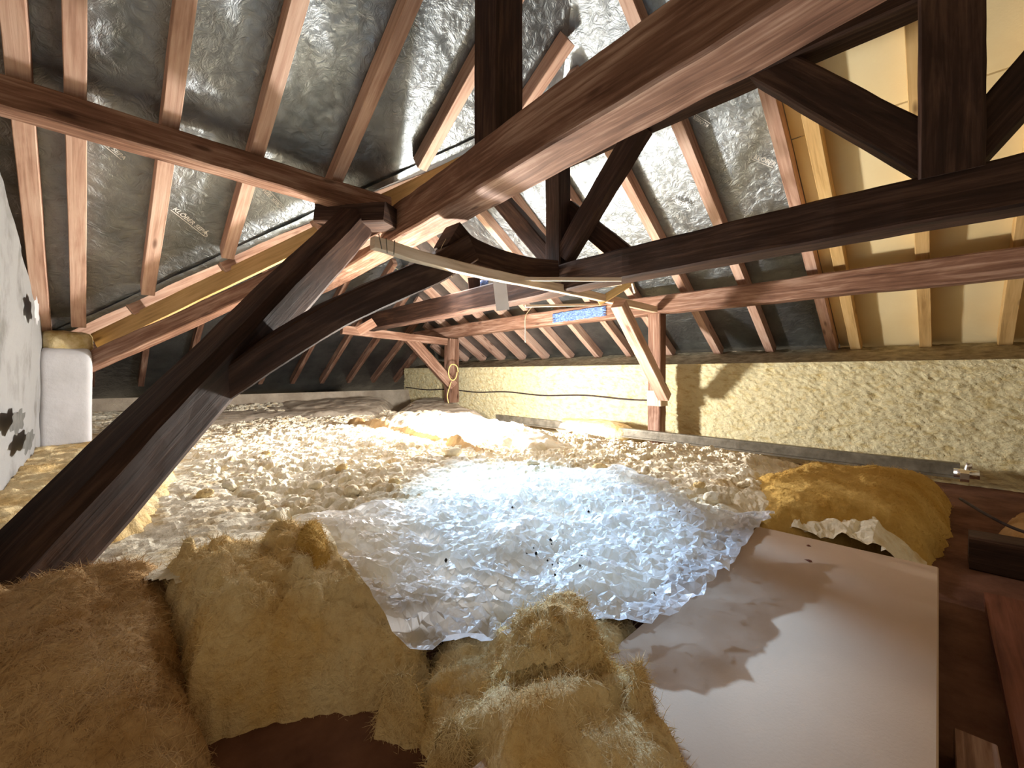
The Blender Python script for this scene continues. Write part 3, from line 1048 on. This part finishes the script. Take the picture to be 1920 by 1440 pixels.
pw = p2 + np.stack([0.06 * pnoise(p2 * 4, 105), 0.06 * pnoise(p2 * 4, 106), 0 * u2], -1)
r1 = 1 - np.abs(pnoise(pw * 3.0, 110)) * 2.2
r2 = 1 - np.abs(pnoise(pw * np.array([8, 5, 1]), 111)) * 2.2
f3, _ = worley_flakes(pw[:, 0], pw[:, 1], 0.09, 140)
r5 = 1 - np.abs(pnoise(pw * np.array([22, 12, 1]) + 3, 114)) * 2.2
r6 = 1 - np.abs(pnoise(pw * np.array([13, 26, 1]) + 8, 115)) * 2.2
zz = sheet_base(u2, v2) + 0.022 * r1 + 0.017 * r2 + 0.012 * f3 + 0.008 * r5 + 0.006 * r6 + rng.normal(0, 0.0022, len(u2)) * np.clip(nearest_on(u2, v2, sh_poly)[0] / 0.03, 0.15, 1) - 0.012
ctr = np.array([q2[list(f)].mean(0) for f in res[2]])
okf = poly_mask(ctr[:, 0], ctr[:, 1], [tuple(q) for q in bord])
fcs = [tuple(f) for f, k in zip(res[2], okf) if k]
me = new_mesh('plastic_sheet', np.column_stack([u2, v2, zz]).tolist(), fcs, M['sheet'])
sheet = link('plastic_sheet', me, None, 'crumpled translucent white plastic sheet spread over the wool', 'plastic sheet')

# dark crumbs lying on the sheet
cv, cf = [], []
for i in range(34):
    px = random.gauss(1010, 130)
    py = random.gauss(1010, 38)
    if not (740 < px < 1300 and 935 < py < 1100):
        continue
    b0 = at_z(px, py, Z(-0.485))
    z0 = float(sheet_base(np.array([b0.x]), np.array([b0.y]))[0]) + 0.022
    c = Vector((b0.x, b0.y, z0))
    r = random.choice((0.003, 0.003, 0.004, 0.006))
    k = len(cv)
    for d in ((1, 0, 0), (-1, 0, 0), (0, 1, 0), (0, -1, 0), (0, 0, 1), (0, 0, -1)):
        cv.append(c + Vector(d) * r * random.uniform(0.7, 1.3))
    for t in ((0, 2, 4), (2, 1, 4), (1, 3, 4), (3, 0, 4), (2, 0, 5), (1, 2, 5), (3, 1, 5), (0, 3, 5)):
        cf.append(tuple(k + x for x in t))
link('crumbs', new_mesh('crumbs', cv, cf, M['crumb']), None, 'black crumbs scattered on the plastic sheet', 'debris', None, 'stuff')

# ------------------------------------------------------------------ boards on the floor
pb = flat_box('gypsum_board', 0.35, 1.93, 0.0, 0.52, 0.085, 0.10, M['plaster'],
              label='smooth pinkish beige gypsum board lying bare at lower right', cat='board')
md = pb.modifiers.new('bevel', 'BEVEL')
md.width = 0.003
for i, (px, py, rr) in enumerate(((1516, 1023, 0.008), (1516, 1051, 0.011))):
    c = at_z(px, py, 0.101)
    k = 9
    pts = [c + Vector((0, 0, 0.004))] + [c + Vector((math.cos(a) * rr * random.uniform(0.6, 1.2), math.sin(a) * rr * random.uniform(0.6, 1.2), 0))
                                         for a in np.linspace(0, 2 * math.pi, k, endpoint=False)]
    link('chip', new_mesh('chip', pts, [(0, j + 1, (j + 1) % k + 1) for j in range(k)], M['floorwood']), None,
         ('tiny brown chip near the far edge of the gypsum board', 'larger brown chip lying on the gypsum board')[i], 'chip')

# dark planks right of the board
pk = [(-0.075, -0.02, 0.3, 1.15, 0.055, 'oldlight', 'narrow brown batten beside the gypsum board edge'),
      (-0.36, -0.10, 0.2, 2.0, 0.03, 'floorwood', 'dark floor plank next to the narrow batten'),
      (-0.66, -0.38, 0.2, 2.2, 0.03, 'floorwood', 'dark red floor plank second from the gypsum board'),
      (-0.96, -0.68, 0.2, 2.6, 0.03, 'floorwood', 'dark red floor plank third from the gypsum board')]
for v0, v1, u0, u1, t, mt, lab in pk:
    m = (v0 + v1) / 2
    timber('floor_plank', [(u0, m, t / 2 + 0.002), (u1, m, t / 2 + 0.002)], v1 - v0, t, M[mt], lab, 'plank', rough=0.002, chamfer=0.06)
timber('joist', [(2.35, -1.8, 0.06), (2.35, -0.08, 0.06)], 0.12, 0.12, M['old'], 'dark joist crossing the floor at far right', 'beam', rough=0.006)
tube('cable', [P(1800, 935, 1.9), P(1850, 965, 1.7), P(1900, 990, 1.6), P(1960, 1010, 1.5)], 0.006, M['cable'],
     'dark cable trailing over the planks at the right edge', 'cable')
# ------------------------------------------------------------------ batts and clumps
def fibre_mesh(co, no, n, seed, mat, lmin=0.010, lmax=0.034, wd=0.0006):
    """short curved strands lying on and lifting off a wool surface"""
    rg = np.random.default_rng(seed)
    idx = rg.integers(0, len(co), n)
    b, nn = co[idx], no[idx]
    t = rg.normal(0, 1, (n, 3))
    t -= nn * (t * nn).sum(1)[:, None]
    t /= np.linalg.norm(t, axis=1)[:, None] + 1e-9
    sd_ = np.cross(nn, t)
    ln = rg.uniform(lmin, lmax, n)[:, None]
    lift = rg.uniform(0.15, 0.9, n)[:, None]
    bend = rg.uniform(-0.5, 0.5, n)[:, None]
    V = []
    for f, wf in ((0.0, 1.0), (0.5, 0.8), (1.0, 0.2)):
        c = b - nn * 0.001 + t * ln * f + nn * ln * lift * f * (1 - 0.45 * f) + sd_ * ln * bend * f * f
        V += [c - sd_ * wd * wf, c + sd_ * wd * wf]
    V = np.stack(V, 1).reshape(-1, 3)
    k = np.arange(n) * 6
    F = np.concatenate([np.stack([k, k + 1, k + 3, k + 2], -1), np.stack([k + 2, k + 3, k + 5, k + 4], -1)])
    return new_mesh('loose_fibres', V.tolist(), F.tolist(), mat, smooth=True)

def batt(c, dims, yaw, mat, lab, seed, amp=0.03, scale=9, n=44, power=4.0, tilt=(0, 0), detail=5, name='wool_batt', group=None, ridged=True, torn=0.0):
    o_ = link(name, lump(name, c, dims, yaw, M[mat], amp, scale, seed, n, power, tilt, detail, True, ridged, torn), None, lab, 'insulation', group)
    if torn:
        me_ = o_.data
        co = np.empty(len(me_.vertices) * 3)
        me_.vertices.foreach_get('co', co)
        no = np.empty(len(me_.vertices) * 3)
        me_.vertices.foreach_get('normal', no)
        link('loose_fibres', fibre_mesh(co.reshape(-1, 3), no.reshape(-1, 3), 5000, seed + 900, M[mat]), o_, kind='stuff')
    return o_

def C(px, py, D, zc):
    q = P(px, py, D)
    return (q.x, q.y, zc)
D45 = math.radians(-45)
def seg_dist(u, v, poly):
    d = np.full(len(u), 1e9)
    n = len(poly)
    for i in range(n):
        ax, ay = poly[i]
        bx, by = poly[(i + 1) % n]
        ex, ey = bx - ax, by - ay
        t = np.clip(((u - ax) * ex + (v - ay) * ey) / (ex * ex + ey * ey + 1e-12), 0, 1)
        d = np.minimum(d, np.hypot(u - ax - t * ex, v - ay - t * ey))
    return d

def wool_patch(ctl, mat, lab, seed, res=0.005, r=0.035, amp=0.03, fs=7.0, cell=0.13, inner=(), jag=1.0, name='wool_batt', fibres=0, soften=7):
    """torn blanket of wool: ctl = border pixels (px, py, border height, top height), heights from the eye"""
    bp = [at_z(px, py, Z(zb)) for px, py, zb, zt in ctl]
    poly = [(q.x, q.y) for q in bp]
    zb_ = np.array([Z(c[2]) for c in ctl])
    k = [(q.x, q.y, Z(c[3])) for q, c in zip(bp, ctl)]
    for px, py, zt in inner:
        q = at_z(px, py, Z(zt))
        k.append((q.x, q.y, Z(zt)))
    k = np.array(k)
    ux, vx = [a for a, b in poly], [b for a, b in poly]
    GU, GV = np.meshgrid(np.arange(min(ux) - 0.03, max(ux) + 0.03, res), np.arange(min(vx) - 0.03, max(vx) + 0.03, res))
    gu, gv = GU.ravel(), GV.ravel()
    g = np.stack([gu, gv, np.zeros_like(gu)], -1)
    s1, s2 = jag * 0.03, jag * 0.010
    ju = gu + s1 * fbm(g * 9, 3, seed + 1) + s2 * pnoise(g * 38, seed + 2)
    jv = gv + s1 * fbm(g * 9 + 5, 3, seed + 3) + s2 * pnoise(g * 38 + 5, seed + 4)
    m = poly_mask(ju.reshape(GU.shape), jv.reshape(GU.shape), poly)
    d, _, _ = nearest_on(ju, jv, poly)
    wt = 1 / ((gu[:, None] - k[None, :, 0]) ** 2 + (gv[:, None] - k[None, :, 1]) ** 2 + 0.003) ** 1.4
    zt = (wt * k[None, :, 2]).sum(1) / wt.sum(1)
    wb = wt[:, :len(ctl)]
    zb = (wb * zb_[None, :]).sum(1) / wb.sum(1) - 0.12
    f = 1 - np.exp(-(d / r) ** 1.1)
    wx = 0.045 * fbm(g * 6, 3, seed + 5)
    wy = 0.045 * fbm(g * 6 + 9, 3, seed + 6)
    c1, x1 = worley_flakes((gu + wx) * 1.0, (gv + wy) * 1.0, cell, seed + 7)
    c2, x2 = worley_flakes(gu + 1.6 * wx + 3, gv + 1.6 * wy, cell * 0.42, seed + 8)
    def soft(q, n):
        q = q.reshape(GU.shape)
        for _ in range(n):
            q = (q + np.roll(q, 1, 0) + np.roll(q, -1, 0) + np.roll(q, 1, 1) + np.roll(q, -1, 1)) / 5
        return q.ravel()
    nb_ = max(2, int(round(soften * (0.005 / res) ** 2)))
    c1, c2 = soft(c1, nb_), soft(c2, max(1, nb_ // 2))
    sm = np.clip(fbm(g * 3.5, 2, seed + 12) * 1.6 + 0.75, 0.15, 1.0)
    fold = amp * (0.9 * c1 + sm * (0.42 * c2 - 0.5 * np.exp(-x1 * 10) - 0.2 * np.exp(-x2 * 8))) + 0.02 * fbm(g * 5, 3, seed + 10)
    fold += sm * 0.010 * fbm((g + np.stack([wx, wy, 0 * wx], -1)) * np.array([18, 34, 1]), 4, seed + 13, 0.62, True) + 0.005 * fbm(g * 60, 4, seed + 9, 0.65)
    h_ = zb + (zt - zb) * f + fold * np.clip(f * 1.4, 0, 1)
    me_ = grid_mesh(name, GU, GV, h_.reshape(GU.shape), M[mat], m, smooth=True)
    o_ = link(name, me_, None, lab, 'insulation')
    if fibres:
        co = np.empty(len(me_.vertices) * 3)
        me_.vertices.foreach_get('co', co)
        no = np.empty(len(me_.vertices) * 3)
        me_.vertices.foreach_get('normal', no)
        link('loose_fibres', fibre_mesh(co.reshape(-1, 3), no.reshape(-1, 3), fibres, seed, M[mat]), o_, kind='stuff')
    return o_

wool_patch([(288, 1022, -0.44, -0.41), (420, 1000, -0.46, -0.43), (550, 985, -0.47, -0.45), (615, 1005, -0.47, -0.44), (730, 1070, -0.56, -0.52),
            (790, 1140, -0.60, -0.56), (830, 1225, -0.64, -0.60), (762, 1290, -0.68, -0.55), (650, 1330, -0.70, -0.51), (520, 1345, -0.70, -0.48),
            (400, 1375, -0.70, -0.47), (345, 1320, -0.64, -0.46), (318, 1200, -0.56, -0.46), (300, 1100, -0.50, -0.42)],
           'batt', 'thick folded yellow batt at lower left beside the plastic sheet', 310, amp=0.045, cell=0.11, soften=3, fibres=12000, inner=[(450, 1090, -0.42), (520, 1150, -0.44), (600, 1130, -0.46)])
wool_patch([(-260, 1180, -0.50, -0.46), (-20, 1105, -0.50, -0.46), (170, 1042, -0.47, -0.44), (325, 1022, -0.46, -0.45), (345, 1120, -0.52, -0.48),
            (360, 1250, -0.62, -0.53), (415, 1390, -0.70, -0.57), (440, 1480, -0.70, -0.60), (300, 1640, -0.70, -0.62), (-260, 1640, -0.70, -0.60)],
           'rustwool', 'brownish batt with painted shade in the bottom left corner', 330, amp=0.018, cell=0.16, fibres=14000, inner=[(120, 1200, -0.50), (60, 1350, -0.56)])  # darker brown wool colour puts the leaning strut's shadow into the batt
wool_patch([(-160, 900, -0.50, -0.45), (-10, 862, -0.50, -0.45), (170, 830, -0.48, -0.45), (330, 800, -0.50, -0.47), (350, 905, -0.50, -0.47),
            (300, 985, -0.50, -0.46), (180, 1030, -0.50, -0.46), (-40, 1100, -0.53, -0.48), (-160, 1120, -0.53, -0.48)],
           'batt', 'flat yellow batt on the floor below the white pier', 350, res=0.009, amp=0.012, fibres=9000)
wool_patch([(690, 1335, -0.69, -0.64), (760, 1275, -0.68, -0.64), (800, 1190, -0.68, -0.67), (960, 1130, -0.67, -0.66), (1130, 1120, -0.67, -0.66), (1230, 1165, -0.66, -0.64), (1200, 1240, -0.62, -0.59),
            (1250, 1300, -0.62, -0.57), (1300, 1390, -0.62, -0.57), (1370, 1500, -0.62, -0.57), (1330, 1640, -0.62, -0.57), (900, 1640, -0.70, -0.58),
            (800, 1490, -0.70, -0.58), (770, 1400, -0.70, -0.60)],
           'batt', 'torn yellow batt at the bottom centre before the sheet', 370, inner=[(1040, 1330, -0.53), (930, 1400, -0.54), (1150, 1380, -0.54), (1060, 1440, -0.52), (880, 1290, -0.62)], amp=0.03, cell=0.09, soften=4, fibres=14000)
wool_patch([(1385, 892, -0.52, -0.47), (1480, 866, -0.52, -0.47), (1600, 878, -0.55, -0.49), (1785, 912, -0.62, -0.51), (1795, 965, -0.66, -0.53), (1765, 1040, -0.66, -0.57),
            (1640, 1008, -0.62, -0.56), (1500, 985, -0.58, -0.54), (1420, 950, -0.53, -0.50)],
           'ochre', 'smooth ochre batt beside the rail at right', 390, res=0.009, amp=0.008, r=0.07, fibres=9000, inner=[(1600, 930, -0.48)])
wool_patch([(640, 788, -0.50, -0.42), (740, 795, -0.48, -0.41), (830, 815, -0.48, -0.41), (905, 832, -0.48, -0.41), (960, 858, -0.50, -0.42), (880, 850, -0.52, -0.43),
            (800, 832, -0.53, -0.43), (720, 812, -0.53, -0.43), (650, 800, -0.52, -0.43)],
           'rustwool', 'brown torn batt ridge crossing behind the white flakes', 410, res=0.012, amp=0.03, fs=5, r=0.05)
wool_patch([(690, 782, -0.46, -0.43), (800, 768, -0.44, -0.42), (900, 776, -0.44, -0.42), (1020, 800, -0.46, -0.44), (1090, 830, -0.50, -0.47), (1000, 852, -0.50, -0.47),
            (930, 838, -0.50, -0.47), (820, 808, -0.48, -0.45)],
           'flake', 'white wool mound lit brightest in the middle distance', 430, res=0.012, amp=0.03, fs=7, r=0.08)
batt(C(1035, 1165, 0.86, 0.165), (0.15, 0.11, 0.13), D45 + 0.2, 'batt', 'upright torn wool lump standing on the front sheet edge', 5, 0.024, 17, 90, 3.0, (0.15, 0.1), 6, torn=0.07)
batt(C(1075, 1225, 0.83, 0.10), (0.15, 0.10, 0.13), D45 + 0.5, 'batt', 'wool slab under the upright torn lump', 6, 0.02, 14, 80, 3.0, (0, 0), 6, torn=0.07)
wool_patch([(1168, 1330, -0.56, -0.52), (1160, 1285, -0.56, -0.52), (1190, 1255, -0.57, -0.53), (1225, 1275, -0.57, -0.53), (1240, 1320, -0.57, -0.53), (1205, 1340, -0.56, -0.52)],
           'batt', 'small pale wool tuft on the torn front batt', 450, fibres=1500, res=0.0035, r=0.012, amp=0.012, cell=0.05, jag=0.5)
wool_patch([(690, 1330, -0.66, -0.60), (715, 1285, -0.64, -0.58), (760, 1270, -0.63, -0.57), (805, 1290, -0.63, -0.57), (815, 1330, -0.64, -0.57), (760, 1350, -0.66, -0.60)],
           'batt', 'fluffy wool tuft at the left end of the torn front batt', 460, fibres=1500, res=0.0035, r=0.015, amp=0.018, cell=0.06, jag=0.6)
wool_patch([(795, 1375, -0.60, -0.54), (800, 1345, -0.58, -0.53), (850, 1335, -0.58, -0.53), (885, 1350, -0.58, -0.53), (880, 1372, -0.58, -0.54), (830, 1385, -0.60, -0.54)],
           'batt', 'rolled wool strand on the front batt', 470, fibres=1500, res=0.0035, r=0.012, amp=0.012, cell=0.05, jag=0.5)
wool_patch([(545, 1065, -0.46, -0.41), (548, 1015, -0.45, -0.40), (575, 985, -0.45, -0.40), (612, 990, -0.45, -0.40), (630, 1045, -0.46, -0.41), (600, 1075, -0.46, -0.42)],
           'ochre', 'amber wool fold curling at the sheet corner', 480, fibres=1500, res=0.004, r=0.012, amp=0.015, cell=0.07, jag=0.5)
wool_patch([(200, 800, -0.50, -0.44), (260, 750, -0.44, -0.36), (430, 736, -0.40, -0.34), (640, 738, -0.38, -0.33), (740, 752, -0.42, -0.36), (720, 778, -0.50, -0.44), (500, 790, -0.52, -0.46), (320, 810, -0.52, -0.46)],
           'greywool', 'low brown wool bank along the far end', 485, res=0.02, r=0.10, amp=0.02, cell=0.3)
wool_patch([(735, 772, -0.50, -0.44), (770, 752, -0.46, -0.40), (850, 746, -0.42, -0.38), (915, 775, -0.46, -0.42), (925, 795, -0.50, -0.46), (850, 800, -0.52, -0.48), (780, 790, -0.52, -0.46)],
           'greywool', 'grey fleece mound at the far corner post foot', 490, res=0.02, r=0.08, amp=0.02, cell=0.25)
batt(C(1330, 850, 3.55, 0.08), (0.5, 0.2, 0.18), math.radians(90), 'batt', 'small yellow wool roll under the rail', 16, 0.03, 10, 36, 3)
batt(C(1110, 818, 4.3, 0.16), (0.9, 0.3, 0.16), math.radians(85), 'batt', 'yellow wool packed behind the rail near the wall post', 17, 0.03, 10, 40, 3)
wool_patch([(1850, 985, -0.70, -0.66), (1930, 955, -0.70, -0.65), (2040, 990, -0.70, -0.64), (2000, 1080, -0.70, -0.65), (1880, 1060, -0.70, -0.66)],
           'rustwool', 'brown wool scrap on the dark planks at right', 500, res=0.008, amp=0.02)
# chunky clumps standing out of the loose wool
clump_px = [(640, 880), (590, 905), (700, 870), (740, 905), (850, 855), (1000, 870), (1125, 870), (1210, 880), (1250, 868), (430, 905), (385, 925),
            (500, 850), (470, 920), (1310, 905), (1345, 925), (660, 915), (1395, 900), (560, 870)]
sides = 'small torn wool clump sticking out of the loose wool, %s from the left'
protos = [lump('wool_clump', (0, 0, 0), (0.075, 0.04, 0.03), 0, M[('batt', 'flake', 'flake')[k % 3]], 0.02, 34, 200 + k, 16, 2.6, (0, 0), 4, False) for k in range(6)]
for i, (px, py) in enumerate(sorted(clump_px)[:18]):
    g = at_z(px, py, 0.22)
    c = link('wool_clump', protos[i % 6], None, sides % ORD[i], 'insulation', 'torn clumps in the loose wool')
    c.location = (g.x, g.y, wool_h(g.x, g.y) + 0.012)
    c.rotation_euler = (random.uniform(-0.4, 0.4), random.uniform(-0.4, 0.4), random.uniform(0, 6.28))
    s = random.uniform(0.6, 1.1)
    c.scale = (s, s, s)
# grey slab scraps near the rail
timber('board_scrap', [P(1010, 820, 4.05), P(1068, 813, 3.95)], 0.22, 0.02, M['plaster'], 'curled grey board scrap behind the sheet', 'board scrap', rough=0.01)
timber('board_scrap', [P(1065, 832, 3.5), P(1140, 830, 3.4)], 0.30, 0.015, M['plaster'], 'flat pale board scrap lying below the rail', 'board scrap', rough=0.004)

# ------------------------------------------------------------------ print on the membrane
def text_mesh(body):
    c = bpy.data.curves.new('lettering', 'FONT')
    c.body = body
    c.size = 1.0
    c.offset = 0.012
    o = bpy.data.objects.new('tmp', c)
    COL.objects.link(o)
    dg = bpy.context.evaluated_depsgraph_get()
    me = bpy.data.meshes.new_from_object(o.evaluated_get(dg))
    bpy.data.objects.remove(o)
    bpy.data.curves.remove(c)
    return me
def print_on(pl, pa, pbx, body, parent, swirl=True, under=True, hk=1.0):
    A = on_plane(*pa, pl, MO - 0.022)
    Bp = on_plane(*pbx, pl, MO - 0.022)
    c, a, b = planes[pl]
    n = -Vector((-a, -b, 1)).normalized()
    x = (Bp - A)
    ln = x.length
    x.normalize()
    y = n.cross(x).normalized()
    me = text_mesh(body)
    co = np.empty(len(me.vertices) * 3)
    me.vertices.foreach_get('co', co)
    co = co.reshape(-1, 3)
    w = co[:, 0].max()
    s = ln / w
    W = np.outer(co[:, 0] * s, np.array(x)) + np.outer(co[:, 1] * s * hk, np.array(y)) + np.array(A)
    verts = W.tolist()
    faces = [tuple(p.vertices) for p in me.polygons]
    bpy.data.meshes.remove(me)
    def strip(pts, t):
        k = len(verts)
        for (i, q) in enumerate(pts):
            q0 = pts[max(i - 1, 0)]
            q1 = pts[min(i + 1, len(pts) - 1)]
            dx, dy = q1[0] - q0[0], q1[1] - q0[1]
            l = math.hypot(dx, dy) + 1e-9
            nx, ny = -dy / l * t, dx / l * t
            for sg in (1, -1):
                verts.append(list(A + x * (q[0] + nx * sg) + y * (q[1] + ny * sg)))
        for i in range(len(pts) - 1):
            a0 = k + i * 2
            faces.append((a0, a0 + 1, a0 + 3, a0 + 2))
    if under:
        strip([(0, -0.28 * s), (ln * 0.5, -0.28 * s), (ln * 0.98, -0.28 * s)], 0.05 * s)
    if swirl:
        strip([(ln * (0.98 + 0.10 * t) + 0.9 * s * math.sin(t * 5.2) * t, -0.28 * s + 1.3 * s * t * t) for t in np.linspace(0, 1, 14)], 0.05 * s)
    o = link('lettering', new_mesh('lettering', verts, faces, M['print']))
    put_under(o, parent)
print_on('P1', (323, 392), (384, 440), 'KL\u00d6BER SEPA', ceil1)
print_on('P1', (537, 395), (496, 352), 'KL\u00d6BER SEPA', ceil1, swirl=False)
print_on('P1', (160, 240), (232, 300), 'KL\u00d6BER SEPA', ceil1, swirl=False)
print_on('P4', (1412, 296), (1452, 312), 'KL\u00d6BER', ceil4, swirl=False)
print_on('P4', (1330, 234), (1302, 216), 'KL\u00d6BER', ceil4, swirl=False)
print_on('P4', (1262, 380), (1290, 392), 'SEPA', ceil4, swirl=True, under=False)
